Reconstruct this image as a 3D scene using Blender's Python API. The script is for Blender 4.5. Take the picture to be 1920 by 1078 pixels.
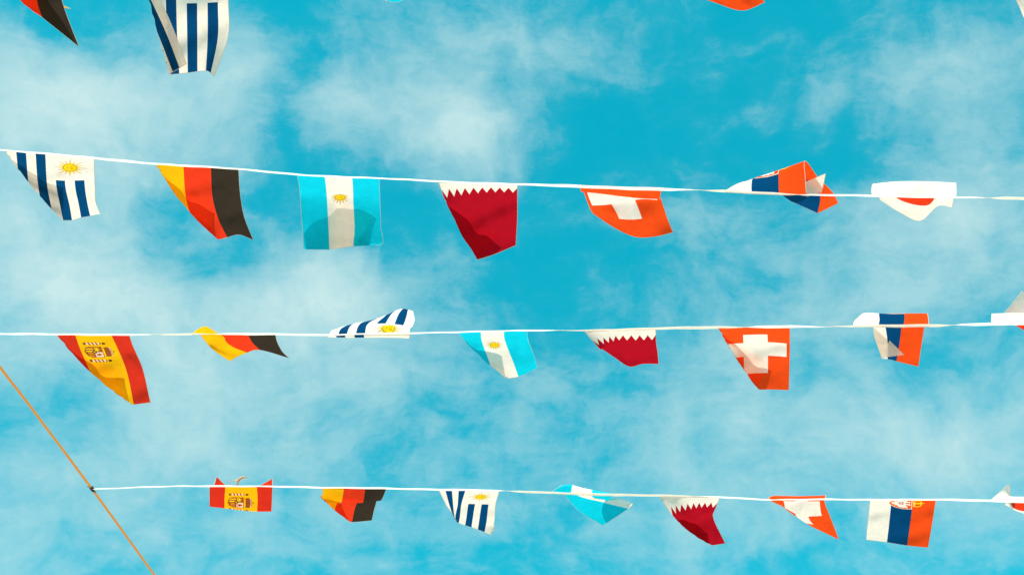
import bpy, math
import numpy as np
from mathutils import Vector, Matrix, noise
from mathutils.geometry import delaunay_2d_cdt

sc = bpy.context.scene
for o in list(bpy.data.objects):
    bpy.data.objects.remove(o)

# ------------------------------------------------------------------ camera
PITCH = math.radians(47.0)
CAM = np.array((0.0, 0.0, 1.6))
R_ = np.array((1.0, 0.0, 0.0))
F_ = np.array((0.0, math.cos(PITCH), math.sin(PITCH)))
U_ = np.array((0.0, -math.sin(PITCH), math.cos(PITCH)))
FPX = 1920 * 35.0 / 36.0
cd = bpy.data.cameras.new('camera')
cd.sensor_width = 36; cd.lens = 35; cd.clip_start = 0.05; cd.clip_end = 3000
cam = bpy.data.objects.new('camera', cd)
sc.collection.objects.link(cam)
cam.location = CAM
cam.rotation_euler = (math.radians(90) + PITCH, 0, 0)
sc.camera = cam

# ------------------------------------------------------------------ sun, exposure
SUN_EL = math.radians(50.0)
SUN_AZ = math.radians(-160.0)          # compass angle from +Y, clockwise: behind the camera, a little to the left
to_sun = Vector((math.sin(SUN_AZ) * math.cos(SUN_EL), math.cos(SUN_AZ) * math.cos(SUN_EL), math.sin(SUN_EL)))
sl = bpy.data.lights.new('sun', 'SUN')
sl.energy = 5.0; sl.angle = math.radians(0.53); sl.color = (1.0, 0.90, 0.76)
sun = bpy.data.objects.new('sun', sl)
sc.collection.objects.link(sun)
sun.rotation_euler = to_sun.to_track_quat('Z', 'Y').to_euler()
sun.location = (0, -4, 12)
sc.view_settings.view_transform = 'Standard'
sc.view_settings.look = 'None'
sc.view_settings.exposure = 0.55
sc.view_settings.gamma = 1.0
sc.view_settings.use_curve_mapping = False
sc.cycles.max_bounces = 10
sc.cycles.transparent_max_bounces = 12

# ------------------------------------------------------------------ sky with thin clouds
W = bpy.data.worlds.new('World'); sc.world = W; W.use_nodes = True
nt = W.node_tree; nt.nodes.clear()
def N(t, **k):
    n = nt.nodes.new(t)
    for a, b in k.items():
        setattr(n, a, b)
    return n
def link(a, b): nt.links.new(a, b)
def vmath(op, a, b=None):
    n = N('ShaderNodeVectorMath', operation=op)
    for i, s in enumerate((a, b)):
        if s is None: continue
        if isinstance(s, (tuple, list)): n.inputs[i].default_value = s
        else: link(s, n.inputs[i])
    return n
def math_(op, a, b=None, c=None, clamp=False):
    n = N('ShaderNodeMath', operation=op, use_clamp=clamp)
    for i, s in enumerate((a, b, c)):
        if s is None: continue
        if isinstance(s, (int, float)): n.inputs[i].default_value = s
        else: link(s, n.inputs[i])
    return n.outputs[0]
tc = N('ShaderNodeTexCoord')
d = tc.outputs['Generated']
# the sky turned so that z points at the middle of the clouds
cx = vmath('DOT_PRODUCT', d, tuple(R_)).outputs['Value']
cy = vmath('DOT_PRODUCT', d, tuple(U_)).outputs['Value']
cz = vmath('DOT_PRODUCT', d, tuple(F_)).outputs['Value']
comb = N('ShaderNodeCombineXYZ'); link(cx, comb.inputs[0]); link(cy, comb.inputs[1]); link(cz, comb.inputs[2])
def fbm(vec, scale, detail, rough, seed, color=False):
    m = N('ShaderNodeMapping'); m.inputs['Location'].default_value = (seed, seed * 1.7, -seed)
    link(vec, m.inputs['Vector'])
    n = N('ShaderNodeTexNoise'); n.noise_dimensions = '3D'
    n.inputs['Scale'].default_value = scale; n.inputs['Detail'].default_value = detail
    n.inputs['Roughness'].default_value = rough
    link(m.outputs[0], n.inputs['Vector'])
    return n.outputs['Color' if color else 'Fac']
w1 = fbm(comb.outputs[0], 7.0, 6, 0.55, 3.1, True)
wv = vmath('SUBTRACT', w1, (0.5, 0.5, 0.5)).outputs[0]
ws = N('ShaderNodeVectorMath', operation='SCALE'); link(wv, ws.inputs[0]); ws.inputs['Scale'].default_value = 0.11
warp = vmath('ADD', comb.outputs[0], ws.outputs[0]).outputs[0]
BLOBS = [  # centre of each cloud bank, its half sizes, tilt, thickness (as seen from the camera, 1920 wide)
 (30, 170, 170, 95, 0, .75), (230, 215, 190, 75, 0, .50), (430, 140, 95, 95, 0, .48), (20, 90, 90, 50, 0, .30),
 (90, 420, 210, 110, 0, .62), (290, 580, 240, 75, 10, .46), (60, 560, 200, 90, 0, .45), (220, 330, 120, 50, 0, .25),
 (740, 210, 150, 80, 12, .66), (880, 260, 130, 50, -5, .46), (640, 240, 80, 60, 0, .25), (950, 80, 170, 60, 0, .34), (800, 40, 150, 60, 0, .16), (1030, 120, 110, 50, 0, .22),
 (590, 545, 150, 70, 0, .60), (700, 560, 120, 60, 0, .30), (560, 640, 140, 60, 0, .28),
 (1740, 110, 170, 45, -6, .42), (1850, 240, 100, 130, 0, .48), (1460, 190, 120, 26, 0, .24),
 (1860, 430, 160, 120, 0, .40), (1560, 435, 190, 75, 0, .30), (1300, 430, 110, 60, 0, .22), (1060, 395, 70, 30, 0, .22), (1250, 200, 260, 130, 0, .10), (1260, 120, 130, 22, -12, .14), (1330, 60, 110, 18, 8, .12), (1150, 330, 120, 16, 0, .10), (930, 500, 120, 22, 10, .14),
 (1760, 570, 160, 60, 0, .38), (1500, 610, 130, 60, 0, .32), (1150, 520, 90, 40, 0, .18),
 (1290, 810, 190, 95, 20, .44), (1400, 690, 150, 80, 25, .34), (1880, 790, 150, 110, 0, .45), (1620, 800, 150, 70, 0, .28),
 (120, 680, 220, 80, 0, .38), (370, 730, 170, 70, 0, .28), (640, 700, 200, 55, 0, .24), (200, 850, 230, 70, 0, .26),
 (680, 855, 260, 50, 8, .30), (930, 770, 160, 60, 0, .28), (110, 1010, 200, 70, 0, .36), (480, 1010, 180, 60, 0, .25), (980, 960, 260, 60, 0, .20),
 (380, 900, 420, 150, 0, .10), (1750, 950, 220, 110, 0, .20), (1400, 1000, 300, 70, 0, .15),
 (525, 130, 45, 190, 0, -.42), (1230, 220, 220, 110, 0, -.30), (1010, 500, 190, 60, 0, -.25), (410, 495, 75, 38, 0, -.50), (300, 365, 55, 30, 0, -.38),
 (125, 760, 60, 55, 0, -.30), (160, 60, 80, 40, 20, -.30), (1620, 320, 120, 60, 0, -.18), (1150, 700, 60, 70, 0, -.22), (1560, 740, 110, 35, 0, -.15), (560, 800, 100, 30, 15, -.18),
]
tot = None
for (bx, by, sx, sy, rt, amp) in BLOBS:
    c = Vector(((bx - 960) / FPX, -(by - 539) / FPX, 1)).normalized()
    m = N('ShaderNodeMapping', vector_type='TEXTURE')
    m.inputs['Location'].default_value = c
    m.inputs['Rotation'].default_value = (0, 0, -math.radians(rt))
    m.inputs['Scale'].default_value = (sx / FPX, sy / FPX, 0.30)
    link(warp, m.inputs['Vector'])
    q = vmath('DOT_PRODUCT', m.outputs[0], m.outputs[0]).outputs['Value']
    e = math_('POWER', 0.5, q)
    tot = math_('MULTIPLY_ADD', e, amp, tot if tot is not None else 0.0)
f1 = fbm(warp, 10.0, 8, 0.53, 11.0)
f2 = fbm(warp, 26.0, 7, 0.58, 5.0)
st = N('ShaderNodeMapping'); st.inputs['Scale'].default_value = (0.45, 1.3, 1.0); link(comb.outputs[0], st.inputs['Vector'])
f3 = fbm(st.outputs[0], 240.0, 3, 0.7, 2.0)
# far from the framed clouds the same kind of thin cloud goes on
gate = math_('MULTIPLY_ADD', f1, 1.9, -0.55, True)
side = N('ShaderNodeMapRange', interpolation_type='SMOOTHSTEP'); link(cz, side.inputs[0])
side.inputs[1].default_value = 0.72; side.inputs[2].default_value = 0.84; side.inputs[3].default_value = 1.0; side.inputs[4].default_value = 0.0
rest = math_('MULTIPLY', math_('MULTIPLY', gate, 0.8), side.outputs[0])
mod = math_('MULTIPLY_ADD', f1, 0.9, 0.50)
dens = math_('MULTIPLY', tot, mod)
dens = math_('ADD', dens, rest)
dens = math_('ADD', dens, math_('MULTIPLY_ADD', f2, 0.85, -0.425))
dens = math_('ADD', dens, math_('MULTIPLY_ADD', f1, 0.95, -0.475 - 0.115))
st2 = N('ShaderNodeMapping'); st2.inputs['Scale'].default_value = (0.35, 1.5, 1.0); link(warp, st2.inputs['Vector'])
f4 = fbm(st2.outputs[0], 42.0, 6, 0.62, 8.0)
dens = math_('ADD', dens, math_('MULTIPLY_ADD', f4, 0.46, -0.23))
dens = math_('ADD', dens, math_('MULTIPLY_ADD', f3, 0.14, -0.07))
# thinner, milkier air lower down
low = N('ShaderNodeMapRange'); link(cy, low.inputs[0]); low.inputs[1].default_value = 0.20; low.inputs[2].default_value = -0.30
low.inputs[3].default_value = 0.0; low.inputs[4].default_value = 0.12
dens = math_('ADD', dens, low.outputs[0])
dens = math_('MULTIPLY', math_('ADD', dens, math_('SQRT', math_('MULTIPLY_ADD', dens, dens, 0.008))), 0.5)
dens = math_('DIVIDE', dens, math_('MULTIPLY_ADD', dens, 0.30, 0.90))
dens = math_('MINIMUM', dens, 1.0)
sky = N('ShaderNodeTexSky', sky_type='NISHITA')
sky.sun_disc = False; sky.sun_elevation = SUN_EL; sky.sun_rotation = SUN_AZ
tint = N('ShaderNodeMix', data_type='RGBA', blend_type='MULTIPLY'); tint.inputs[0].default_value = 1.0
even = N('ShaderNodeMix', data_type='RGBA'); even.inputs[0].default_value = 0.4; even.inputs[7].default_value = (1.0, 1.45, 2.45, 1); link(sky.outputs[0], even.inputs[6])
link(even.outputs[2], tint.inputs[6]); tint.inputs[7].default_value = (0.0, 2.17, 1.73, 1)
mx = N('ShaderNodeMix', data_type='RGBA'); link(dens, mx.inputs[0]); link(tint.outputs[2], mx.inputs[6])
mx.inputs[7].default_value = (4.0, 5.65, 5.7, 1)
bg = N('ShaderNodeBackground'); bg.inputs['Strength'].default_value = 0.10
link(mx.outputs[2], bg.inputs['Color'])
ow = N('ShaderNodeOutputWorld'); link(bg.outputs[0], ow.inputs[0])

# ------------------------------------------------------------------ helpers
col = sc.collection
def srgb(h):
    h = h.lstrip('#'); c = [int(h[i:i + 2], 16) / 255 for i in (0, 2, 4)]
    return tuple(x / 12.92 if x <= 0.04045 else ((x + 0.055) / 1.055) ** 2.4 for x in c)
def cloth_mat(name, rgb, trans=0.40, clear=0.10, through=None):
    m = bpy.data.materials.new(name); m.use_nodes = True
    t = m.node_tree; t.nodes.clear()
    out = t.nodes.new('ShaderNodeOutputMaterial')
    tcn = t.nodes.new('ShaderNodeTexCoord')
    n1 = t.nodes.new('ShaderNodeTexNoise'); n1.inputs['Scale'].default_value = 28; n1.inputs['Detail'].default_value = 5
    t.links.new(tcn.outputs['Object'], n1.inputs['Vector'])
    n2 = t.nodes.new('ShaderNodeTexNoise'); n2.inputs['Scale'].default_value = 420; n2.inputs['Detail'].default_value = 2
    t.links.new(tcn.outputs['Object'], n2.inputs['Vector'])
    ad = t.nodes.new('ShaderNodeMath'); ad.operation = 'ADD'
    t.links.new(n1.outputs['Fac'], ad.inputs[0]); t.links.new(n2.outputs['Fac'], ad.inputs[1])
    mr = t.nodes.new('ShaderNodeMapRange'); mr.inputs[1].default_value = 0.6; mr.inputs[2].default_value = 1.4
    mr.inputs[3].default_value = 0.86; mr.inputs[4].default_value = 1.08
    t.links.new(ad.outputs[0], mr.inputs[0])
    sc_ = t.nodes.new('ShaderNodeVectorMath'); sc_.operation = 'SCALE'; sc_.inputs[0].default_value = rgb
    t.links.new(mr.outputs[0], sc_.inputs['Scale'])
    bump = t.nodes.new('ShaderNodeBump'); bump.inputs['Strength'].default_value = 0.45; bump.inputs['Distance'].default_value = 0.005
    t.links.new(n1.outputs['Fac'], bump.inputs['Height'])
    df = t.nodes.new('ShaderNodeBsdfDiffuse'); tr = t.nodes.new('ShaderNodeBsdfTranslucent')
    for b in (df, tr):
        t.links.new(bump.outputs[0], b.inputs['Normal'])
    t.links.new(sc_.outputs[0], df.inputs['Color'])
    s2 = t.nodes.new('ShaderNodeVectorMath'); s2.operation = 'SCALE'; s2.inputs[0].default_value = through or rgb
    t.links.new(mr.outputs[0], s2.inputs['Scale']); t.links.new(s2.outputs[0], tr.inputs['Color'])
    mi = t.nodes.new('ShaderNodeMixShader'); mi.inputs[0].default_value = trans
    t.links.new(df.outputs[0], mi.inputs[1]); t.links.new(tr.outputs[0], mi.inputs[2])
    tp = t.nodes.new('ShaderNodeBsdfTransparent'); tp.inputs['Color'].default_value = (*[min(1.0, c * 1.1) for c in rgb], 1)
    mj = t.nodes.new('ShaderNodeMixShader'); mj.inputs[0].default_value = clear
    t.links.new(mi.outputs[0], mj.inputs[1]); t.links.new(tp.outputs[0], mj.inputs[2])
    t.links.new(mj.outputs[0], out.inputs[0])
    return m
def solid_mat(name, rgb, rough=0.6, bump_scale=0):
    m = bpy.data.materials.new(name); m.use_nodes = True
    t = m.node_tree; b = t.nodes['Principled BSDF']
    b.inputs['Roughness'].default_value = rough
    n1 = t.nodes.new('ShaderNodeTexNoise'); n1.inputs['Scale'].default_value = bump_scale or 60; n1.inputs['Detail'].default_value = 4
    tcn = t.nodes.new('ShaderNodeTexCoord'); t.links.new(tcn.outputs['Object'], n1.inputs['Vector'])
    mr = t.nodes.new('ShaderNodeMapRange'); mr.inputs[3].default_value = 0.75; mr.inputs[4].default_value = 1.2
    t.links.new(n1.outputs['Fac'], mr.inputs[0])
    s = t.nodes.new('ShaderNodeVectorMath'); s.operation = 'SCALE'; s.inputs[0].default_value = rgb
    t.links.new(mr.outputs[0], s.inputs['Scale']); t.links.new(s.outputs[0], b.inputs['Base Color'])
    return m
M = dict(
    white=cloth_mat('white_cloth', (0.88, 0.80, 0.74), through=(0.86, 0.69, 0.63)),
    hem=cloth_mat('raw_hem', (0.80, 0.72, 0.66), 0.4, 0.0),
    tape=cloth_mat('white_tape', (0.88, 0.81, 0.76), 0.36, 0.10, (0.88, 0.76, 0.66)),
    red=cloth_mat('flag_red', (0.80, 0.040, 0.012)),
    brick=cloth_mat('flag_deep_red', (0.64, 0.030, 0.014)),
    orange=cloth_mat('flag_scarlet', (0.90, 0.070, 0.010)),
    crimson=cloth_mat('flag_crimson', (0.42, 0.005, 0.015)),
    gold=cloth_mat('flag_gold', (0.90, 0.42, 0.005)),
    yellow=cloth_mat('flag_yellow', (0.90, 0.43, 0.006)),
    black=cloth_mat('flag_black', (0.034, 0.023, 0.017), 0.45, 0.02),
    navy=cloth_mat('flag_blue', (0.002, 0.054, 0.165)),
    cyan=cloth_mat('flag_sky_blue', (0.004, 0.52, 0.70), clear=0.10),
    sungold=cloth_mat('print_sun_gold', (0.90, 0.56, 0.010)),
    brown=cloth_mat('print_brown', (0.34, 0.14, 0.014)),
    darkbrown=cloth_mat('print_dark_brown', (0.10, 0.035, 0.018)),
    maroon=cloth_mat('print_maroon', (0.36, 0.035, 0.02)),
    pale=cloth_mat('print_pale', (0.80, 0.60, 0.46)),
)

L_ROWS = {1: 3.11, 2: 3.64, 3: 4.12, 4: 4.71}       # distance of each string along the view
ROPE = {
 1: [(-420, -128), (0, -112), (300, -108), (800, -103), (1400, -98), (2000, -95), (2500, -96)],
 2: [(-298, 261), (-150, 270), (0, 281), (100, 290), (292, 307), (450, 318), (557, 327), (712, 335), (822, 340), (970, 346), (1088, 350), (1240, 355), (1358, 359), (1470, 364), (1600, 367), (1700, 369), (1793, 370), (1920, 373), (2400, 386)],
 3: [(-45, 626), (0, 626), (107, 627), (250, 627), (360, 627), (520, 626), (615, 628), (700, 626), (780, 624), (860, 622), (990, 620), (1095, 619), (1230, 616), (1347, 614), (1480, 612), (1552, 613), (1600, 612), (1740, 610), (1860, 608), (1920, 607), (2400, 598)],
 4: [(173, 916), (300, 912), (393, 911), (511, 911), (605, 914), (725, 915), (822, 917), (935, 920), (1030, 923), (1145, 927), (1238, 929), (1350, 931), (1441, 936), (1550, 936), (1635, 936), (1755, 936), (1860, 939), (1920, 940), (2400, 952)],
}
def rope_y(r, x):
    p = np.array(ROPE[r], float)
    return np.interp(x, p[:, 0], p[:, 1])
def world(px, py, z):
    px = np.asarray(px, float); py = np.asarray(py, float); z = np.asarray(z, float)
    a = (px - 960) / FPX; b = -(py - 539) / FPX
    return CAM + z[..., None] * (a[..., None] * R_ + b[..., None] * U_ + F_)

def tag(o, label, cat, group=None, kind=None):
    if label: o['label'] = label
    if cat: o['category'] = cat
    if group: o['group'] = group
    if kind: o['kind'] = kind
    return o
def empty(name, loc):
    o = bpy.data.objects.new(name, None); o.location = loc; o.empty_display_size = 0.05
    col.objects.link(o); return o
def mesh_obj(name, verts, faces, mats, parent=None, mat_ids=None, normals=None, smooth=True):
    me = bpy.data.meshes.new(name)
    me.from_pydata([tuple(v) for v in verts], [], [tuple(f) for f in faces])
    for m in mats: me.materials.append(m)
    if mat_ids is not None: me.polygons.foreach_set('material_index', mat_ids)
    if smooth: me.polygons.foreach_set('use_smooth', [True] * len(me.polygons))
    me.update()
    if normals is not None:
        me.normals_split_custom_set_from_vertices([tuple(n) for n in normals])
    o = bpy.data.objects.new(name, me); col.objects.link(o)
    if parent is not None: o.parent = parent
    return o
def tube(pts, rad, sides=8):
    pts = [Vector(p) for p in pts]; vs = []; fs = []
    for i, p in enumerate(pts):
        t = (pts[min(i + 1, len(pts) - 1)] - pts[max(i - 1, 0)]).normalized()
        a = t.orthogonal().normalized() if i == 0 else (a - t * a.dot(t)).normalized()
        b = t.cross(a)
        r = rad[i] if isinstance(rad, (list, tuple)) else rad
        for k in range(sides):
            w = 2 * math.pi * k / sides
            vs.append(p + a * (r * math.cos(w)) + b * (r * math.sin(w)))
    for i in range(len(pts) - 1):
        for k in range(sides):
            k2 = (k + 1) % sides
            fs.append((i * sides + k, i * sides + k2, (i + 1) * sides + k2, (i + 1) * sides + k))
    fs.append(tuple(range(sides))[::-1]); fs.append(tuple(range(len(vs) - sides, len(vs))))
    return vs, fs

# ------------------------------------------------------------------ flag cloth
FW, FL = 0.30, 0.43
def hermite(ts, vals, t):
    """ts (K), vals (..., K, C) sampled at t (N): smooth curve through the points"""
    ts = np.asarray(ts, float); K = len(ts)
    i = np.clip(np.searchsorted(ts, t, 'right') - 1, 0, K - 2)
    h = ts[i + 1] - ts[i]; s = (t - ts[i]) / h
    dd = (vals[:, 1:] - vals[:, :-1]) / (ts[1:] - ts[:-1])[None, :, None]
    tan = np.empty_like(vals)
    tan[:, 0] = dd[:, 0]; tan[:, -1] = dd[:, -1]
    if K > 2:
        w = ((ts[1:-1] - ts[:-2]) / (ts[2:] - ts[:-2]))[None, :, None]
        tan[:, 1:-1] = dd[:, :-1] * (1 - w) + dd[:, 1:] * w
    n = np.arange(len(t)); rr = n if vals.shape[0] == len(t) else np.zeros_like(n)
    p0 = vals[rr, i]; p1 = vals[rr, i + 1]; m0 = tan[rr, i]; m1 = tan[rr, i + 1]
    s = s[:, None]; h = h[:, None]
    return ((2 * s**3 - 3 * s**2 + 1) * p0 + (s**3 - 2 * s**2 + s) * h * m0 + (-2 * s**3 + 3 * s**2) * p1 + (s**3 - s**2) * h * m1)

class Cloth:
    def __init__(self, row, xa, xb, us, rows, folds=(), seed=0, wrinkle=1.0, straight=False):
        self.straight = straight
        self.row = row; self.z0 = L_ROWS[row]; self.folds = folds; self.seed = seed; self.wr = wrinkle
        self.us = us; self.vs = [0.0] + [r[0] for r in rows]
        net = np.zeros((len(self.vs), len(us), 3))
        for i, u in enumerate(us):
            x = xa + (xb - xa) * u
            net[0, i] = (x, rope_y(row, x), 0)
            for j, (v, pts) in enumerate(rows):
                p = pts[i]
                if len(p) == 3: dz = p[2] / 100
                else:
                    s = (v - self.vs[j]) * FL
                    q = math.hypot(p[0] - net[j, i, 0], p[1] - net[j, i, 1]) * self.z0 / FPX
                    dz = net[j, i, 2] + 0.92 * math.sqrt(max((0.15 * s)**2, s * s - q * q))
                net[j + 1, i] = (p[0], p[1], dz)
        self.net = net
        self.g = (net[-1, :, 2].mean()) / max(40.0, (net[-1, :, 1] - net[0, :, 1]).mean())
        # the unfolded cloth, sampled: folded layers are laid against the layer in front of them
        if folds:
            uu, vv = [a.ravel() for a in np.meshgrid(np.linspace(0, 1, 41), np.linspace(0, 1, 41))]
            q = self._net(uu, vv); q[:, 2] += self._flutter(uu, vv)
            self.front = q
        self.origin = world(np.array([(xa + xb) / 2]), np.array([rope_y(row, (xa + xb) / 2)]), np.array([self.z0]))[0]
    def _flutter(self, u, v):
        a = self.seed * 1.37
        fl = (np.sin(7.1 * u + 5.3 * v + a) * np.cos(4.2 * u - 8.1 * v + 2 * a) * 0.019
              + np.sin(15.0 * u - 11.0 * v + 3 * a) * 0.004 + np.sin(9.0 * u + 21.0 * v + 5 * a) * 0.0035 + np.sin(31.0 * u + 6.0 * v + a + 3 * np.sin(4 * v + a)) * 0.0011 * np.clip(v * 2, 0, 1)) * self.wr
        return fl * np.clip(v * 3.0, 0, 1)
    def _front_dz(self, x, y):
        d2 = (x[:, None] - self.front[None, :, 0])**2 + (y[:, None] - self.front[None, :, 1])**2
        k = np.argpartition(d2, 10, 1)[:, :10]
        w = 1 / (np.take_along_axis(d2, k, 1) + 3.0)**1.5
        return (w * self.front[k, 2]).sum(1) / w.sum(1)
    def _net(self, u, v):
        nc = len(self.us)
        colv = np.stack([hermite(self.vs, self.net[None, :, i, :], v) for i in range(nc)], 1)
        if self.straight:
            us = np.asarray(self.us); i = np.clip(np.searchsorted(us, u, 'right') - 1, 0, nc - 2); t = ((u - us[i]) / (us[i + 1] - us[i]))[:, None]
            t = 0.75 * t + 0.25 * t * t * (3 - 2 * t); n = np.arange(len(u))
            return colv[n, i] * (1 - t) + colv[n, i + 1] * t
        return hermite(self.us, colv, u)
    def eval(self, u, v):
        u = np.asarray(u, float); v = np.asarray(v, float)
        p = self._net(u, v)
        px, py, dz = p[:, 0].copy(), p[:, 1].copy(), p[:, 2].copy()
        dz = dz + self._flutter(u, v)
        # creases: everything left of the directed line turns back on itself behind (or in front)
        for (x0, y0, x1, y1, bow, gap) in self.folds:
            ln = math.hypot(x1 - x0, y1 - y0); tx, ty = (x1 - x0) / ln, (y1 - y0) / ln
            nx, ny = ty, -tx                       # to the visible side (right of a line that runs down)
            t = ((px - x0) * tx + (py - y0) * ty) / ln
            s = (px - x0) * nx + (py - y0) * ny + bow * 4 * np.clip(t, -.2, 1.2) * (1 - np.clip(t, -.2, 1.2))
            r = 2.2
            k = np.where(s < 0, 0.80, 1.0)
            tgt = np.where(s < 0, np.sqrt(s * s + r * r) - r, 0) * 0.8 + np.where(s >= 0, s, 0)
            dl = tgt - s
            hid = np.clip(-s, 0, None); step = 1 - np.exp(-hid / r)
            px = px + nx * dl; py = py + ny * dl
            m = s < 0
            if m.any():
                dz[m] = self._front_dz(px[m], py[m]) + np.sign(gap) * (abs(gap) / 100 * step[m] + 0.25 * hid[m] * self.z0 / FPX)
        return world(px, py, self.z0 + dz)
    def normals(self, u, v):
        e = 1e-3
        u0, u1 = np.clip(u - e, 0, 1), np.clip(u + e, 0, 1); v0, v1 = np.clip(v - e, 0, 1), np.clip(v + e, 0, 1)
        n = np.cross(self.eval(u1, v) - self.eval(u0, v), self.eval(u, v1) - self.eval(u, v0))
        return n / np.maximum(np.linalg.norm(n, axis=1), 1e-12)[:, None]

def in_poly(px, py, poly):
    ins = np.zeros(len(px), bool); j = len(poly) - 1
    for i in range(len(poly)):
        xi, yi = poly[i]; xj, yj = poly[j]
        if yi != yj:
            c = ((yi > py) != (yj > py)) & (px < (xj - xi) * (py - yi) / (yj - yi) + xi)
            ins ^= c
        j = i
    return ins

HUE = dict(gold='gold', red='red', black='black', navy='dark blue', cyan='sky blue', white='white', brick='red', yellow='yellow', orange='orange red')
def build_flag(cloth, regions, label, group='small national flags hung on the white strings', extra=None, res=(22, 30)):
    """regions: (part name, material key, polygon in u,v) in painting order; parts of one name+index share a mesh"""
    nu, nv = res; pts = []; edges = []
    for j in range(nv + 1):
        for i in range(nu + 1):
            off = 0.0 if (i in (0, nu) or j % 2 == 0) else 0.5 / nu * (1 if i < nu - 0 else 0)
            u = i / nu + (off if i < nu else 0)
            if 0 < i < nu and j % 2: u = (i + 0.45) / nu if i < nu - 1 else (i + 0.3) / nu
            pts.append((min(u, 1.0), j / nv))
    dense = []
    for (nm, mk, poly) in regions:          # long outlines get points along them so that they bend with the cloth
        q = []
        for k, (x0, y0) in enumerate(poly):
            x1, y1 = poly[(k + 1) % len(poly)]
            n = max(1, int(math.ceil(max(abs(x1 - x0) * nu, abs(y1 - y0) * nv))))
            q += [(x0 + (x1 - x0) * i / n, y0 + (y1 - y0) * i / n) for i in range(n)]
        dense.append(q)
    for poly in dense:
        b = len(pts); pts += [(min(max(x, 0), 1), min(max(y, 0), 1)) for x, y in poly]
        edges += [(b + k, b + (k + 1) % len(poly)) for k in range(len(poly))]
    vo, eo, fo, *_ = delaunay_2d_cdt([Vector(p) for p in pts], edges, [], 0, 1e-5)
    uv = np.array([tuple(p) for p in vo]); tri = np.array([tuple(f) for f in fo])
    cen = uv[tri].mean(1)
    own = np.zeros(len(tri), int)
    for k, (nm, mk, poly) in enumerate(regions):
        own[in_poly(cen[:, 0], cen[:, 1], poly)] = k
    P = cloth.eval(uv[:, 0], uv[:, 1]) - cloth.origin
    NR = cloth.normals(uv[:, 0], uv[:, 1])
    root = empty('flag', cloth.origin); tag(root, label, 'flag', group)
    parts = {}
    for k, (nm, mk, poly) in enumerate(regions): parts.setdefault(nm, []).append(k)
    for nm, ks in parts.items():
        sel = tri[np.isin(own, ks)]; ok = own[np.isin(own, ks)]
        if len(sel) == 0: continue
        idx, inv = np.unique(sel, return_inverse=True); f = inv.reshape(-1, 3)
        keys = []
        for k in ks:
            if regions[k][1] not in keys: keys.append(regions[k][1])
        ids = [keys.index(regions[k][1]) for k in ok]
        part = mesh_obj(nm.split('#')[0], P[idx], f, [M[q] for q in keys], root, ids, NR[idx])
        if nm.startswith('stripe'): part['label'] = HUE[keys[0]] + ' stripe'
    e = np.linspace(0, 1, 40); z = np.zeros(40); o1 = np.ones(40)
    eu = np.concatenate([z, e[1:], o1[1:]]); ev = np.concatenate([e, o1[1:], e[::-1][1:]])
    hv, hf = tube(cloth.eval(eu, ev) - cloth.origin, 0.0008, 5)
    mesh_obj('hem', hv, hf, [M['hem']], root)
    if extra: extra(root, cloth)
    return root

# ------------------------------------------------------------------ prints, in u (along the string) and v (away from it)
K = FW / FL
def rect(u0, u1, v0=0.0, v1=1.0): return [(u0, v0), (u1, v0), (u1, v1), (u0, v1)]
def ring(cu, cv, ru, rv, n=20, ph=0): return [(cu + ru * math.cos(2 * math.pi * k / n + ph), cv + rv * K * math.sin(2 * math.pi * k / n + ph)) for k in range(n)]
def star(cu, cv, r0, r1, n, wob=0.0, alt=1.0):
    out = []
    for k in range(2 * n):
        a = math.pi * k / n
        r = r0 if k % 2 else (r1 if (k // 2) % 2 == 0 else r1 * alt)
        out.append((cu + r * math.cos(a), cv + r * K * math.sin(a)))
    return out
def stroke(cu, cv, pts, w):
    """thin printed line through (x across, y up) points, y runs along u"""
    L = []; Rr = []
    for i, (x, y) in enumerate(pts):
        x0, y0 = pts[max(i - 1, 0)]; x1, y1 = pts[min(i + 1, len(pts) - 1)]
        l = math.hypot(x1 - x0, y1 - y0) or 1; nx, ny = -(y1 - y0) / l * w / 2, (x1 - x0) / l * w / 2
        L.append((x + nx, y + ny)); Rr.append((x - nx, y - ny))
    return loc(cu, cv, L + Rr[::-1])
def loc(cu, cv, pts): return [(cu + y, cv + x * K) for x, y in pts]
def face(cu, cv, s):
    r = []
    for sx in (-1, 1):
        r.append(('sun_emblem', 'brown', loc(cu, cv, [(sx * .36 * s - .16 * s, .14 * s), (sx * .36 * s + .16 * s, .14 * s), (sx * .36 * s + .12 * s, .30 * s), (sx * .36 * s - .12 * s, .30 * s)])))
        r.append(('sun_emblem', 'brown', stroke(cu, cv, [(sx * .62 * s, .44 * s), (sx * .34 * s, .54 * s), (sx * .1 * s, .42 * s)], .09 * s)))
    r.append(('sun_emblem', 'brown', stroke(cu, cv, [(.06 * s, .35 * s), (.12 * s, -.12 * s), (-.10 * s, -.16 * s)], .09 * s)))
    r.append(('sun_emblem', 'brown', stroke(cu, cv, [(-.30 * s, -.40 * s), (0, -.48 * s), (.30 * s, -.40 * s)], .12 * s)))
    return r
def sun_of(cu, cv, rd, r1, n, alt, edge):
    return ([('sun_emblem', 'brown', star(cu, cv, rd * 0.98, r1, n, alt=alt)),
             ('sun_emblem', 'sungold', star(cu, cv, rd * 0.98 - edge, r1 - 2.6 * edge, n, alt=alt)),
             ('sun_emblem', 'brown', ring(cu, cv, rd, rd, 24)),
             ('sun_emblem', 'sungold', ring(cu, cv, rd - edge, rd - edge, 24))] + face(cu, cv, rd * 0.85))
def p_germany(): return [('stripe#a', 'gold', rect(0, 1 / 3)), ('stripe#b', 'red', rect(1 / 3, 2 / 3)), ('stripe#c', 'black', rect(2 / 3, 1))]
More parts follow.
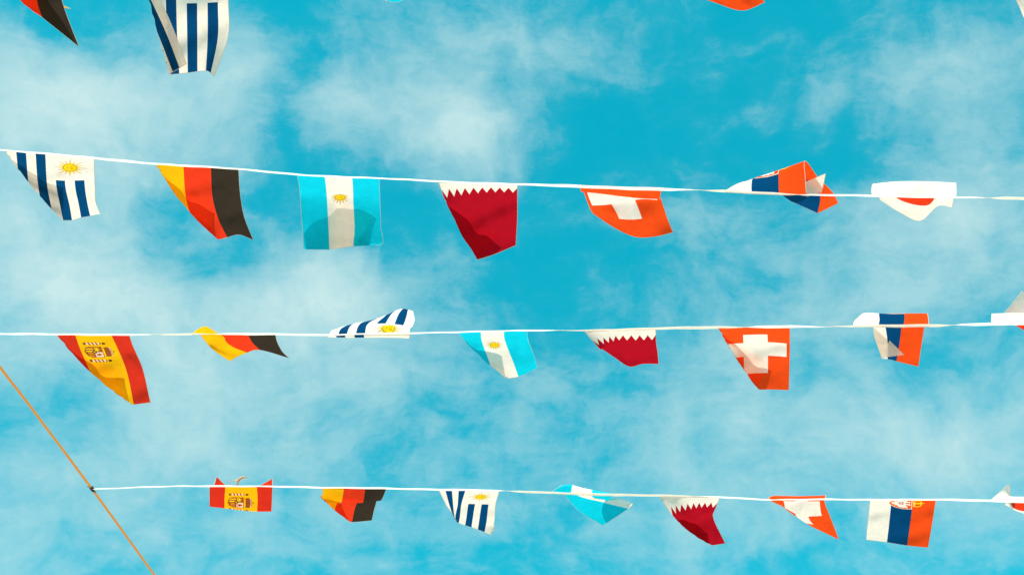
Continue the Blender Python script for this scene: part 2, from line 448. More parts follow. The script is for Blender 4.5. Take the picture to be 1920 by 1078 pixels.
def p_uruguay():
    n = 1 / 9; c = 0.385
    r = [('field', 'white', rect(0, 1))]
    for k in (1, 3): r.append(('stripe#%d' % k, 'navy', rect(k * n, (k + 1) * n)))
    for k in (5, 7): r.append(('stripe#%d' % k, 'navy', rect(k * n, (k + 1) * n, c, 1)))
    return r + sun_of(6.55 * n, 0.185, 0.082, 0.200, 16, 0.78, 0.008)
def p_argentina():
    return [('stripe#a', 'cyan', rect(0, 1 / 3)), ('stripe#b', 'white', rect(1 / 3, 2 / 3)), ('stripe#c', 'cyan', rect(2 / 3, 1))] + sun_of(0.5, 0.5, 0.062, 0.122, 16, 0.9, 0.007)
def p_qatar(v0=0.085, v1=0.185):
    z = [(0, 0), (1, 0)]
    for k in range(9):
        z.append((1 - k / 9, v0)); z.append((1 - (k + .5) / 9, v1))
    z.append((0, v0))
    return [('field', 'crimson', rect(0, 1)), ('serrated_band', 'white', z)]
def p_swiss():
    a, l = 0.165, 0.45
    ka, kl = a * K, l * K
    c = [(.5 - a, .5 - kl), (.5 + a, .5 - kl), (.5 + a, .5 - ka), (.5 + l, .5 - ka), (.5 + l, .5 + ka), (.5 + a, .5 + ka), (.5 + a, .5 + kl), (.5 - a, .5 + kl), (.5 - a, .5 + ka), (.5 - l, .5 + ka), (.5 - l, .5 - ka), (.5 - a, .5 - ka)]
    return [('field', 'orange', rect(0, 1)), ('cross', 'white', c)]
def p_japan(): return [('field', 'white', rect(0, 1)), ('disc', 'red', ring(.5, .5, .285, .285, 40))]
def p_spain():
    cu, cv = 0.46, 0.27
    A = 'coat_of_arms'; r = [('stripe#a', 'brick', rect(0, .25)), ('stripe#b', 'yellow', rect(.25, .75)), ('stripe#c', 'brick', rect(.75, 1))]
    def add(mk, pts): r.append((A, mk, loc(cu, cv, [(0.90 * x, 0.90 * y) for x, y in pts])))
    def bx(mk, x0, x1, y0, y1): add(mk, [(x0, y0), (x1, y0), (x1, y1), (x0, y1)])
    sh = [(-.125, .09), (.125, .09), (.125, -.10), (.095, -.155), (0, -.185), (-.095, -.155), (-.125, -.10)]
    add('brown', sh)
    bx('maroon', -.113, -.006, -.032, .078)
    for k in range(4): bx('sungold' if k % 2 else 'maroon', -.113 + k * .027, -.086 + k * .027, -.150, -.040)
    bx('pale', .006, .113, -.032, .078)
    add('maroon', [(.113, -.040), (.006, -.040), (.006, -.168), (.090, -.142), (.113, -.098)])
    for k in range(3): add('sungold', [(.02 + k * .032, -.055), (.028 + k * .032, -.055), (.028 + k * .032, -.135), (.02 + k * .032, -.135)])
    # castle with three towers, lion
    add('sungold', [(-.098, -.02), (-.022, -.02), (-.022, .045), (-.034, .045), (-.034, .025), (-.052, .025), (-.052, .062), (-.068, .062), (-.068, .025), (-.086, .025), (-.086, .045), (-.098, .045)])
    add('darkbrown', [(-.066, -.02), (-.054, -.02), (-.054, .004), (-.066, .004)])
    add('crimson', [(.025, -.02), (.045, .0), (.035, .03), (.05, .062), (.07, .068), (.078, .048), (.064, .036), (.095, .03), (.088, .012), (.072, .012), (.098, -.018), (.082, -.022), (.060, .0), (.045, -.022)])
    add('darkbrown', ring_local(0, -.035, .030, .036, 14)); add('sungold', ring_local(0, -.035, .012, .015, 6))
    # crown
    add('brown', [(-.10, .098), (.10, .098), (.118, .165), (.085, .215), (.03, .228), (0, .222), (-.03, .228), (-.085, .215), (-.118, .165)])
    for k in range(4): add('maroon', [(-.092 + k * .048, .125), (-.056 + k * .048, .125), (-.052 + k * .044, .195), (-.084 + k * .044, .192)])
    for k in range(5): add('pale', ring_local(-.08 + k * .04, .214 - .006 * abs(k - 2), .013, .011, 7))
    bx('sungold', -.092, .092, .102, .116)
    bx('darkbrown', -.006, .006, .228, .262); bx('darkbrown', -.018, .018, .240, .250)
    # pillars with ribbons
    for s in (-1, 1):
        x = s * .200
        bx('pale', x - .018, x + .018, -.115, .082)
        bx('brown', x - .030, x + .030, -.165, -.115); bx('darkbrown', x - .026, x + .026, -.150, -.135)
        bx('brown', x - .026, x + .026, .082, .104)
        add('darkbrown', [(x - .028, .122), (x + .028, .122), (x + .022, .158), (x, .176), (x - .022, .158)])
        for k in range(3): add('maroon', [(x - .036, -.095 + k * .055), (x + .036, -.072 + k * .055), (x + .036, -.048 + k * .055), (x - .036, -.071 + k * .055)])
    return r
def ring_local(cx, cy, rx, ry, n): return [(cx + rx * math.cos(2 * math.pi * k / n), cy + ry * math.sin(2 * math.pi * k / n)) for k in range(n)]
def p_serbia():
    cu, cv = 0.50, 0.31
    A = 'coat_of_arms'; r = [('stripe#a', 'white', rect(0, 1 / 3)), ('stripe#b', 'navy', rect(1 / 3, 2 / 3)), ('stripe#c', 'orange', rect(2 / 3, 1))]
    def add(mk, pts): r.append((A, mk, loc(cu, cv, pts)))
    add('pale', [(-.150, .165), (.150, .165), (.158, .02), (.128, -.10), (.07, -.175), (0, -.215), (-.07, -.175), (-.128, -.10), (-.158, .02)])
    add('orange', [(-.138, .150), (.138, .150), (.146, .02), (.118, -.094), (.062, -.164), (0, -.200), (-.062, -.164), (-.118, -.094), (-.146, .02)])
    for s in (-1, 1):   # the two halves of the white eagle: head, wing with feathers, leg
        add('white', [(0, .045), (s * .018, .085), (s * .012, .128), (s * .048, .140), (s * .070, .118), (s * .046, .110), (s * .046, .062), (s * .085, .092), (s * .128, .100), (s * .118, .05), (s * .130, .03), (s * .112, -.005), (s * .120, -.03), (s * .094, -.045), (s * .088, -.075), (s * .060, -.055), (s * .075, -.110), (s * .045, -.098), (s * .034, -.140), (0, -.170)])
        add('sungold', [(s * .058, .108), (s * .074, .116), (s * .062, .124)])
        add('sungold', [(s * .055, -.085), (s * .085, -.115), (s * .060, -.122)])
    add('crimson', [(-.034, .03), (.034, .03), (.036, -.03), (0, -.062), (-.036, -.03)])
    add('white', [(-.006, .028), (.006, .028), (.006, -.05), (-.006, -.05)]); add('white', [(-.032, -.004), (.032, -.004), (.032, -.016), (-.032, -.016)])
    # crown
    add('sungold', [(-.078, .178), (.078, .178), (.098, .25), (.07, .300), (.02, .312), (-.02, .312), (-.07, .300), (-.098, .25)])
    add('orange', [(-.060, .205), (-.022, .205), (-.020, .285), (-.060, .282), (-.080, .248)])
    add('orange', [(.060, .205), (.022, .205), (.020, .285), (.060, .282), (.080, .248)])
    for k in range(5): add('pale', ring_local(-.06 + k * .03, .190, .009, .008, 6))
    add('sungold', [(-.007, .312), (.007, .312), (.007, .345), (-.007, .345)])
    return r

# ------------------------------------------------------------------ ground under the strings (out of view, gives the light its warm bounce)
gm = solid_mat('pale_paving', (0.44, 0.35, 0.27), 0.9, 3.0)
gv = [(0, 0, 0)]; gf = []
NG = 64
for r in (20, 200, 900):
    for k in range(NG):
        a = 2 * math.pi * k / NG; gv.append((r * math.cos(a), r * math.sin(a), 0))
for k in range(NG):
    k2 = (k + 1) % NG
    gf.append((0, 1 + k, 1 + k2))
    for q in range(2):
        gf.append((1 + q * NG + k, 1 + (q + 1) * NG + k, 1 + (q + 1) * NG + k2, 1 + q * NG + k2))
tag(mesh_obj('ground', gv, gf, [gm]), 'pale paved ground below the strings of flags', None, None, 'structure')

# ------------------------------------------------------------------ orange support cord, black ties
cord_px = [(-760, -310, 2.72), (-298, 261, 3.645), (-45, 626, 4.125), (60, 766, 4.395), (173, 917, 4.718), (290, 1078, 5.12), (420, 1258, 5.63), (640, 1560, 6.75)]
cp = np.array(cord_px, float)
tt = np.linspace(0, len(cp) - 1, 60)
cpts = hermite(np.arange(len(cp)), cp[None], tt)
cw = world(cpts[:, 0], cpts[:, 1], cpts[:, 2])
o_ = cw[30].copy()
vs, fs = tube([p - o_ for p in cw], 0.0055, 10)
cord = mesh_obj('support_cord', vs, fs, [solid_mat('orange_cord', (0.95, 0.36, 0.06), 0.55, 300)])
cord.location = o_
tag(cord, 'thin orange cord slanting across the lower left corner of the sky', 'cord')

def rope_pt(r, x, dz=0.0): return world(np.array([x]), np.array([rope_y(r, x)]), np.array([L_ROWS[r] + dz]))[0]
tie_mat = solid_mat('black_tie', (0.012, 0.012, 0.014), 0.45, 200)
def tie(r, x, label):
    c = Vector(rope_pt(r, x))
    k = int(np.argmin(((cw - np.array(c))**2).sum(1)))
    ax = Vector(cw[min(k + 1, 59)] - cw[max(k - 1, 0)]).normalized()
    a = ax.orthogonal().normalized(); b = ax.cross(a)
    root = empty('cable_tie', c); tag(root, label, 'cable tie')
    pts = []
    for i in range(50):
        w = i / 49 * 2 * math.pi * 3.0
        pts.append(a * (0.0072 * math.cos(w)) + b * (0.0072 * math.sin(w)) + ax * (0.026 * (i / 49 - .5)))
    v, f = tube(pts, 0.0028, 6); mesh_obj('loop', v, f, [tie_mat], root)
    up = Vector(U_); rt = Vector(R_); fw = Vector(F_)
    v, f = tube([up * .004, up * .010 - rt * .012 - fw * .006, up * .012 - rt * .022 - fw * .004], [.004, .003, .0016], 6); mesh_obj('tail', v, f, [tie_mat], root)
    v, f = tube([-up * .004, -up * .012 + rt * .010 - fw * .006, -up * .014 + rt * .020 - fw * .004], [.005, .004, .0016], 6); mesh_obj('tail', v, f, [tie_mat], root)
tie(4, 173, 'small black tie holding the lowest white string to the orange cord')

# ------------------------------------------------------------------ white tapes the flags are sewn to
# for each string: apparent width (of 8.6 px at full width) along x -> how far the tape is twisted edge-on
TW = {
 1: [(-420, 5), (0, 6), (800, 5), (2500, 6)],
 2: [(-298, 4), (0, 4.5), (100, 5), (230, 7), (292, 6), (450, 5), (557, 5.5), (640, 4.5), (822, 5), (970, 6), (1088, 9), (1238, 10), (1262, 8), (1312, 3.6), (1350, 8), (1420, 9), (1500, 7), (1600, 5.5), (1700, 6), (1800, 5), (1880, 9), (1960, 8), (2400, 6)],
 3: [(-45, 4), (107, 5), (245, 5), (320, 4.5), (370, 6), (500, 6), (620, 4), (770, 4), (860, 3.4), (990, 4), (1095, 4), (1230, 6.5), (1340, 8), (1480, 7.5), (1520, 5.5), (1553, 2.6), (1600, 5), (1650, 8.5), (1740, 8.5), (1860, 8), (2400, 6)],
 4: [(173, 2.2), (300, 3), (380, 4), (520, 4.2), (620, 4.4), (822, 4.6), (935, 6), (1030, 6.4), (1160, 7.2), (1238, 5.4), (1350, 4.4), (1441, 3.6), (1550, 4), (1640, 4.6), (1760, 5), (1860, 6), (1920, 7), (2400, 6)],
}
FLIP = {1: [], 2: [(1312, 0), (1500, 0), (1850, 0)], 3: [(290, 0), (400, 0), (1050, 0), (1400, 0), (1553, 0), (1790, 0)], 4: [(950, 0), (1310, 0)]}   # where a tape turns over
def build_tape(r, label):
    x0, x1 = ROPE[r][0][0], ROPE[r][-1][0]
    full = 10.5 * 3.64 / L_ROWS[r]
    xs = np.linspace(x0, x1, int((x1 - x0) / 9) + 1)
    p = np.array(ROPE[r], float)
    ys = hermite(p[:, 0], p[None, :, 1:2], xs)[:, 0]
    ys = ys + 0.5 * np.sin(xs * 0.021 + r) + 0.25 * np.sin(xs * 0.083 + 2 * r)
    q = np.array(TW[r], float)
    w = (0.62 if r == 2 else 0.68) * np.interp(xs, q[:, 0], q[:, 1]) + 0.30 * np.sin(xs * 0.13 + r) * np.sin(xs * 0.031) + 0.35 * np.sin(xs * 0.045 + 2 * r)
    w = np.clip(w, 1.8, full)
    c = world(xs, ys, np.full(len(xs), L_ROWS[r] - 0.004))
    ang = np.arccos(w / full)                        # turned away from facing the camera
    hw = full * L_ROWS[r] / FPX / 2
    vs, fs = [], []
    o = c[len(c) // 2].copy()
    turned = np.zeros(len(xs))
    for x, _ in FLIP[r]:
        turned += np.where((np.sum([xx <= x for xx, _ in FLIP[r]]) % 2) == 1, 1, -1) / (1 + np.exp(np.clip(-(xs - x) / 13, -50, 50)))
    ang = ang * (1 - turned) + (math.pi - ang) * turned
    for i in range(len(xs)):
        view = c[i] - CAM; view = view / np.linalg.norm(view); uo = U_ - view * U_.dot(view); uo = uo / np.linalg.norm(uo)
        up = uo * math.cos(ang[i]) + view * math.sin(ang[i])      # lower edge comes toward the camera: the tape looks up to the sun
        for k in (-1, -0.33, 0.33, 1):
            bulge = -F_ * 0.0012 * (1 - k * k)
            vs.append(c[i] + up * hw * k + bulge - o)
    for i in range(len(xs) - 1):
        for k in range(3):
            a = i * 4 + k; fs.append((a, a + 1, a + 5, a + 4))
    nv0 = len(vs); cv, cf = tube([p - o for p in c], 0.0011, 5)     # the thin core the tape is folded round
    vs += cv; fs += [tuple(nv0 + k for k in f) for f in cf]
    t = mesh_obj('bunting_tape', vs, fs, [M['tape']]); t.location = o
    tag(t, label, 'string', 'white tapes the flags are sewn to')
build_tape(1, 'white tape of the topmost string, just above the frame')
build_tape(2, 'white tape of the upper full string, sloping down to the right')
build_tape(3, 'white tape of the middle string, nearly level across the sky')
build_tape(4, 'white tape of the lowest string, tied to the orange cord')

# ------------------------------------------------------------------ the flags
def threads(spec, mat):
    def f(root, cl):
        for (pts, rad) in spec:
            P = world(np.array([p[0] for p in pts]), np.array([p[1] for p in pts]), np.array([cl.z0 + p[2] / 100 for p in pts])) - cl.origin
            v, fa = tube(P, rad, 5); mesh_obj('loose_thread', v, fa, [mat], root)
    return f
# topmost row, mostly above the frame
build_flag(Cloth(1, -70, 107, (0, .2, .4, .667, 1), [
    (.45, [(0, -45), (22, -48), (45, -46), (68, -36), (110, -28)]),
    (.75, [(70, -10), (45, -8), (38, 0), (70, 5), (122, 20)]),
    (1, [(133, 17, 40), (95, 12, 39), (62, 18, 37), (79, 33, 36), (148, 88, 36)])], seed=1),
    p_germany(), 'black, red and gold flag cut off by the top left corner')
build_flag(Cloth(1, 251, 428, (0, .333, .555, .777, 1), [
    (.385, [(252, 7), (311, 7), (350, 7), (389, 6), (428, 3)]),
    (.72, [(256, 75), (314, 80), (351, 78), (389, 76), (427, 72)]),
    (1, [(266, 143), (320, 140), (352, 137), (386, 133), (402, 143)])],
    folds=[(262, -60, 317, 144, 0, -1.2)], seed=2),
    p_uruguay(), 'large blue and white striped flag cut off by the top edge')
build_flag(Cloth(1, 561, 738, (0, .5, .85, 1), [(.5, [(590, -65), (670, -60), (735, -58), (752, -60)]), (1, [(640, -16), (705, -4), (748, 4), (768, -4)])], seed=3),
    p_argentina(), 'sky blue flag tip barely showing at the top edge')
build_flag(Cloth(1, 1181, 1358, (0, .4, .75, 1), [(.5, [(1230, -65), (1295, -58), (1350, -50), (1392, -52)]), (1, [(1292, -14), (1342, 6), (1396, 20), (1434, 5)])], seed=4),
    p_swiss(), 'red flag hem poking down from the top edge right of the middle')
build_flag(Cloth(1, 1801, 1978, (0, .5, 1), [(.5, [(1872, -50), (1940, -45), (2000, -45)]), (.8, [(1904, -2), (1955, 5), (2015, 0)]), (1, [(1919, 33), (1970, 38), (2020, 30)])], seed=5),
    p_japan(), 'pale flag corner just inside the top right corner')
# upper full string
build_flag(Cloth(2, 12, 176, (0, .555, .666, .777, .888, 1), [
    (.5, [(20, 350), (106, 352), (123, 353), (141, 352), (159, 351), (178, 351)]), (.8, [(28, 388), (113, 387), (131, 389), (148, 386), (164, 383), (180, 382)]),
    (1, [(33, 414), (118, 413), (135, 413), (152, 408), (169, 405), (188, 401)])], folds=[(10, 285, 117, 413, 4, 1.2)], seed=6),
    p_uruguay(), 'blue and white striped flag with sun at the left end of the upper full string')
build_flag(Cloth(2, 292, 447, (0, .333, .5, .667, .83, 1), [
    (.5, [(308, 378), (350, 378), (375, 379), (400, 378), (426, 377), (452, 376)]), (.8, [(320, 415), (363, 417), (388, 419), (412, 417), (435, 414), (460, 413)]),
    (1, [(330, 446), (379, 446), (403, 450), (426, 445), (448, 440), (475, 450)])], folds=[(290, 305, 408, 449, 9, 1.2)], seed=7),
    p_germany(), 'gold, red and black flag hanging long from the upper full string')
build_flag(Cloth(2, 557, 712, (0, .333, .667, 1), [
    (.38, [(562, 358, 14), (612, 359, 14), (662, 359, 14), (712, 360, 14)]), (.60, [(564, 388, 20), (614, 389, 20), (663, 389, 20), (713, 390, 20)]), (.70, [(567, 428, 22), (616, 428, 22), (665, 426, 22), (714, 424, 22)]), (.84, [(569, 467, 25), (618, 467, 25), (666, 461, 25), (715, 459, 24)]),
    (.90, [(569, 448, 26.5), (618, 438, 25.5), (680, 440, 25.5), (700, 459, 25.5)]),
    (1, [(566, 420, 23), (626, 366, 20.3), (704, 402, 22), (670, 453, 25)])], seed=8, wrinkle=.35, straight=True),
    p_argentina(), 'flat sky blue and white flag hanging square from the upper full string')
build_flag(Cloth(2, 822, 970, (0, .3, .6, 1), [
    (.19, [(832, 373), (868, 367), (911, 362), (970, 362)]), (.6, [(820, 430), (868, 428), (915, 418), (970, 408)]),
    (1, [(816, 503), (866, 494), (915, 481), (967, 460)])], folds=[(821, 338, 892, 484, 6, 1.2)], seed=9),
    p_qatar(), 'large crimson flag with a white saw-toothed top, halfway along the upper full string')
build_flag(Cloth(2, 1088, 1240, (0, .25, .5, .75, 1), [
    (.2, [(1090, 360), (1122, 363), (1158, 368), (1198, 372), (1237, 374)]),
    (.34, [(1093, 356), (1124, 359), (1158, 362), (1198, 366), (1236, 369)]),
    (.5, [(1099, 373), (1129, 373), (1163, 372), (1200, 369), (1238, 370)]),
    (.64, [(1105, 388), (1138, 387), (1168, 382), (1204, 376), (1241, 378)]),
    (.82, [(1110, 398), (1150, 409), (1182, 413), (1216, 410), (1250, 406)]),
    (1, [(1114, 402), (1152, 427), (1190, 444), (1226, 444), (1262, 436)])], seed=10),
    p_swiss(), 'orange red flag with a creased white cross on the upper full string', res=(26, 40))
build_flag(Cloth(2, 1358, 1512, (0, .2, .333, .667, 1), [
    (.13, [(1378, 347, 6), (1395, 347, 6), (1409, 346, 6), (1460, 342, 6), (1510, 335, 5)]),
    (.255, [(1396, 341, 12), (1402, 339, 12), (1412, 335, 12), (1462, 319, 12), (1508, 304, 11)]),
    (.5, [(1440, 352, 16), (1445, 352, 18), (1455, 350, 20), (1520, 343, 20), (1534, 333, 19)]),
    (.8, [(1500, 345, 17), (1478, 354, 21), (1460, 361, 27), (1538, 372, 28), (1562, 362, 27)]),
    (1, [(1548, 326, 15), (1541, 361, 22), (1482, 377, 33), (1533, 400, 35), (1572, 381, 35)])], seed=11, wrinkle=.6, straight=True),
    p_serbia(), 'white, blue and orange flag blown up over the upper full string', res=(26, 40))
build_flag(Cloth(2, 1635, 1793, (0, .25, .5, .75, 1), [
    (.15, [(1634, 355, 5), (1672, 353, 5), (1712, 352, 5), (1752, 353, 5), (1793, 355, 5)]),
    (.30, [(1637, 345, 11), (1674, 341, 11), (1712, 340, 11), (1752, 341, 11), (1792, 343, 11)]),
    (.46, [(1642, 350, 17), (1678, 350, 17), (1722, 350, 17), (1756, 350, 17), (1790, 350, 17)]),
    (.61, [(1646, 364, 22), (1680, 372, 21), (1735, 370, 21), (1758, 366, 22), (1789, 363, 22)]),
    (.7, [(1648, 370, 25), (1682, 383, 24), (1736, 386, 24), (1759, 374, 27), (1788, 372, 25)]),
    (1, [(1651, 376, 36), (1686, 398, 33), (1725, 414, 31), (1758, 387, 37), (1785, 389, 35)])], seed=12, wrinkle=.6),
    p_japan(), 'white flag with a red disc flipped over the upper full string', res=(26, 40))
# middle string
build_flag(Cloth(3, 107, 242, (0, .25, .5, .75, 1), [
    (.2, [(118, 651), (149, 651), (184, 651), (219, 650), (249, 648)]), (.5, [(136, 690), (166, 690), (199, 690), (235, 688), (265, 684)]),
    (1, [(162, 766), (191, 763), (220, 760), (251, 758), (282, 754)])], folds=[(105, 626, 250, 760, 9, 1.2)], seed=13),
    p_spain(), extra=threads([([(276, 752, 33), (281, 754, 33), (284, 750, 33)], .0012), ([(270, 756, 33), (279, 757, 33), (284, 755, 33)], .0008)], M['pale']), label='red and yellow flag with coat of arms at left of the middle string')
build_flag(Cloth(3, 360, 516, (0, .15, .333, .667, 1), [
    (.22, [(369, 619, 6), (386, 612, 7), (420, 632, 8), (468, 633, 8), (519, 639, 8)]),
    (.5, [(382, 636, 17), (398, 636, 17), (425, 642, 17), (473, 642, 17), (525, 652, 17)]),
    (.75, [(400, 656, 24), (414, 655, 24), (440, 652, 24), (480, 649, 25), (531, 661, 25)]),
    (1, [(431, 677, 32), (444, 669, 32), (463, 661, 32), (488, 656, 32), (542, 671, 33)])], seed=14),
    p_germany(), 'crumpled gold, red and black flag on the middle string, gold end bulging up')
build_flag(Cloth(3, 611, 770, (0, .25, .5, .75, 1), [
    (.06, [(615, 632, 1), (652, 633, 1), (692, 633, 1), (732, 633, 1), (767, 634, 1)]),
    (.19, [(620, 622, 6), (657, 618, 6), (694, 616, 6), (732, 614, 6), (768, 619, 6)]),
    (.42, [(630, 617, 15), (664, 608, 15), (699, 606, 15), (736, 606, 14), (773, 612, 14)]),
    (.75, [(648, 611, 28), (678, 604, 28), (712, 597, 28), (744, 588, 27), (777, 598, 27)]),
    (1, [(655, 612, 38), (684, 604, 38), (716, 594, 38), (752, 579, 38), (774, 583, 38)])], seed=15, wrinkle=.6),
    p_uruguay(), 'blue and white striped flag blown up above the middle string', res=(26, 36))
ARGT = threads([([(993, 636, 12), (1004, 650, 12), (1014, 652, 12), (1023, 656, 12)], .0007), ([(995, 640, 12), (1003, 656, 12), (1012, 655, 12), (1021, 661, 13)], .0007), ([(997, 648, 12), (1006, 645, 12), (1018, 658, 12), (1024, 657, 12)], .0006)], M['cyan'])
build_flag(Cloth(3, 858, 988, (0, .333, .667, 1), [
    (.5, [(872, 647), (906, 648), (949, 645), (993, 645)]), (.75, [(878, 682), (918, 680), (962, 678), (1002, 668)]),
    (1, [(880, 714), (926, 711), (972, 706), (1008, 689)])], folds=[(857, 622, 945, 706, 4, 1.2)], seed=16),
    p_argentina(), 'sky blue and white flag with a frayed right edge on the middle string', extra=ARGT)
build_flag(Cloth(3, 1094, 1229, (0, .25, .5, .75, 1), [
    (.19, [(1119, 648), (1139, 643), (1161, 638), (1196, 638), (1230, 637)]),
    (.6, [(1124, 651), (1147, 657), (1171, 660), (1203, 658), (1233, 660)]),
    (1, [(1129, 654), (1154, 671), (1180, 687), (1206, 682), (1235, 682)])], seed=17),
    p_qatar(.10, .19), 'short crumpled crimson flag with a white saw-toothed top on the middle string')
build_flag(Cloth(3, 1347, 1481, (0, .333, .667, 1), [
    (.2, [(1348, 631), (1393, 629), (1439, 628), (1481, 630)]), (.5, [(1349, 658), (1394, 654), (1440, 652), (1481, 655)]),
    (1, [(1350, 738), (1396, 732), (1440, 730), (1479, 731)])], folds=[(1345, 612, 1423, 732, 4, 1.2)], seed=18),
    p_swiss(), 'orange red flag with a broad white cross, hanging down from the middle string')
build_flag(Cloth(3, 1600, 1741, (0, .2, .333, .667, 1), [
    (.11, [(1602, 602, 4), (1630, 600, 4), (1649, 599, 4), (1696, 599, 4), (1741, 600, 4)]),
    (.21, [(1617, 588, 9), (1632, 587, 9), (1648, 588, 9), (1696, 588, 9), (1739, 588, 9)]),
    (.4, [(1625, 600, 16), (1640, 601, 16), (1657, 602, 16), (1692, 602, 16), (1735, 603, 16)]),
    (.7, [(1655, 626, 24), (1640, 632, 26), (1664, 640, 27), (1687, 641, 27), (1728, 646, 26)]),
    (1, [(1695, 665, 29), (1653, 671, 34), (1664, 673, 37), (1681, 677, 37), (1722, 687, 36)])], seed=19, wrinkle=.6),
    p_serbia(), 'white, blue and orange flag flopped over the middle string', res=(26, 40))
build_flag(Cloth(3, 1859, 1995, (0, .25, .5, .75, 1), [
    (.15, [(1859, 597, 5), (1893, 596, 5), (1927, 596, 5), (1961, 597, 5), (1995, 597, 5)]),
    (.30, [(1860, 588, 11), (1894, 587, 11), (1927, 587, 11), (1961, 587, 11), (1994, 588, 11)]),
    (.46, [(1866, 597, 17), (1898, 600, 17), (1929, 600, 17), (1961, 600, 17), (1992, 600, 17)]),
    (.7, [(1880, 590, 24), (1908, 610, 25), (1931, 623, 25), (1961, 618, 25), (1990, 614, 25)]),
    (1, [(1917, 546, 30), (1942, 570, 33), (1962, 600, 36), (1975, 612, 36), (1990, 622, 36)])], seed=20, wrinkle=.6),
    p_japan(), 'white flag on the middle string cut by the right edge, corner pointing up')
# lowest row
SPT = threads([([(430, 903, 26), (440, 900, 25), (446, 901, 24), (452, 896, 24), (458, 895, 24), (464, 893, 24)], [.0016, .002, .0055, .005, .003, .0012]),
               ([(444, 911, 24), (446, 905, 24), (448, 898, 24), (455, 893, 24), (463, 895, 24)], [.004, .004, .006, .003, .001])], M['pale'])
build_flag(Cloth(4, 393, 511, (0, .25, .5, .75, 1), [
    (.22, [(393, 932), (421, 934), (452, 935), (483, 936), (510, 936)]),
    (.40, [(393, 949, 13), (421, 952, 13), (452, 956, 13), (482, 958, 13), (509, 958, 13)]),
    (.7, [(397, 928, 24), (424, 930, 23), (453, 934, 23), (482, 932, 23), (510, 929, 24)]),
    (1, [(406, 893, 36), (426, 911, 35), (452, 920, 35), (484, 911, 35), (511, 897, 36)])], seed=21, wrinkle=.5),
    p_spain(), 'red and yellow flag with a coat of arms folded double on the lowest string', extra=SPT, res=(26, 40))
build_flag(Cloth(4, 605, 725, (0, .333, .667, 1), [
    (.2, [(604, 937), (640, 941), (680, 942), (714, 938)]),
    (.33, [(598, 933), (636, 935), (674, 935), (708, 935)]),
    (.5, [(594, 944), (631, 945), (668, 946), (704, 947)]),
    (1, [(588, 974), (624, 976), (660, 978), (697, 975)])], folds=[(599, 930, 658, 979, 2, 1.0)], seed=22, wrinkle=.6),
    p_germany(), 'gold, red and black flag with a stepped crosswise pleat on the lowest string', res=(26, 40))
build_flag(Cloth(4, 822, 936, (0, .222, .333, .444, .555, .777, 1), [
    (.4, [(838, 948), (850, 950), (858, 946), (865, 945), (878, 945), (903, 946), (929, 946)]),
    (.8, [(850, 964), (853, 972), (854, 968), (862, 970), (874, 973), (898, 978), (926, 982)]),
    (1, [(852, 968), (856, 975), (855, 976), (860, 980), (872, 984), (896, 992), (921, 1002)])], seed=23),
    p_uruguay(), extra=threads([([(920, 1000, 33), (927, 992, 32), (926, 984, 32)], .0018), ([(922, 998, 33), (928, 989, 32), (924, 985, 32)], .0012)], M['white']), label='small blue and white striped flag hanging slanted from the lowest string')
build_flag(Cloth(4, 1032, 1147, (0, .333, .5, .667, 1), [
    (.16, [(1056, 909, 4), (1074, 909, 4), (1092, 914, 4), (1111, 918, 4), (1147, 925, 4)]),
    (.30, [(1058, 922, 10), (1078, 924, 10), (1094, 927, 10), (1111, 931, 10), (1146, 934, 9)]),
    (.62, [(1082, 954, 24), (1130, 941, 22), (1148, 937, 21), (1160, 935, 21), (1126, 944, 28)]),
    (1, [(1130, 985, 36), (1178, 953, 34), (1184, 948, 33), (1185, 943, 32), (1138, 966, 41)])], seed=24, wrinkle=.6),
    p_argentina(), 'sky blue and white flag twisted sideways over the lowest string', res=(26, 40))
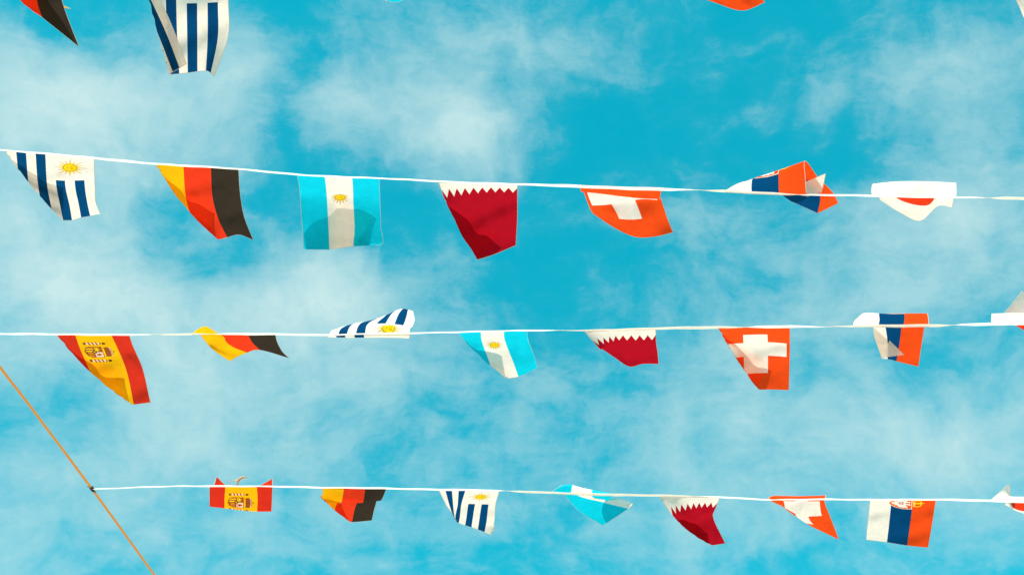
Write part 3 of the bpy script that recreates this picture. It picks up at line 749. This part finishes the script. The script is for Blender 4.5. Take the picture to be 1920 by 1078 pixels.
build_flag(Cloth(4, 1237, 1350, (0, .25, .5, .75, 1), [
    (.19, [(1258, 968), (1273, 960), (1296, 954), (1318, 951), (1342, 951)]),
    (.6, [(1262, 990), (1280, 988), (1300, 984), (1318, 978), (1338, 972)]),
    (1, [(1275, 1032), (1295, 1028), (1318, 1024), (1340, 1021), (1360, 1018)])], folds=[(1236, 927, 1335, 1022, 12, 1.0)], seed=25),
    p_qatar(.10, .19), 'crimson flag with white saw-toothed top curling on the lowest string')
build_flag(Cloth(4, 1441, 1547, (0, .05, .5, .95, 1), [
    (.14, [(1443, 931, 5), (1450, 929, 5), (1494, 930, 5), (1540, 929, 5), (1548, 928, 5)]),
    (.37, [(1445, 938, 13), (1468, 938, 13), (1503, 938, 13), (1537, 938, 13), (1546, 940, 13)]),
    (.62, [(1466, 948, 22), (1472, 952, 22), (1502, 969, 22), (1541, 967, 22), (1557, 969, 22)]),
    (1, [(1473, 953, 34), (1480, 958, 34), (1521, 986, 34), (1567, 1008, 34), (1573, 1011, 34)])], seed=26, wrinkle=.6, straight=True),
    p_swiss(), 'orange flag with a pale cross sweeping to a point on the lowest string', res=(26, 36))
build_flag(Cloth(4, 1632, 1755, (0, .333, .667, 1), [
    (.28, [(1631, 941), (1671, 940), (1711, 941), (1754, 940)]),
    (.42, [(1630, 952), (1670, 952), (1710, 955), (1752, 954)]),
    (.7, [(1627, 980), (1667, 982), (1706, 986), (1747, 986)]),
    (1, [(1624, 1011), (1663, 1016), (1701, 1022), (1740, 1026)])], seed=27),
    p_serbia(), 'white, blue and orange flag hanging flat from the lowest string', res=(26, 40))
build_flag(Cloth(4, 1857, 1975, (0, .25, .5, .75, 1), [
    (.15, [(1862, 933, 4), (1888, 932, 5), (1916, 934, 5), (1946, 935, 5), (1975, 936, 5)]),
    (.30, [(1878, 919, 11), (1894, 930, 11), (1918, 931, 11), (1946, 931, 11), (1974, 932, 11)]),
    (.46, [(1891, 908, 17), (1897, 938, 17), (1920, 941, 17), (1946, 942, 17), (1972, 942, 17)]),
    (.7, [(1892, 924, 25), (1895, 950, 25), (1920, 958, 25), (1948, 958, 25), (1972, 956, 25)]),
    (1, [(1884, 946, 35), (1902, 954, 35), (1926, 965, 35), (1950, 968, 35), (1970, 970, 35)])], seed=28, wrinkle=.5),
    p_japan(), 'white flag with red disc at the right end of the lowest string')
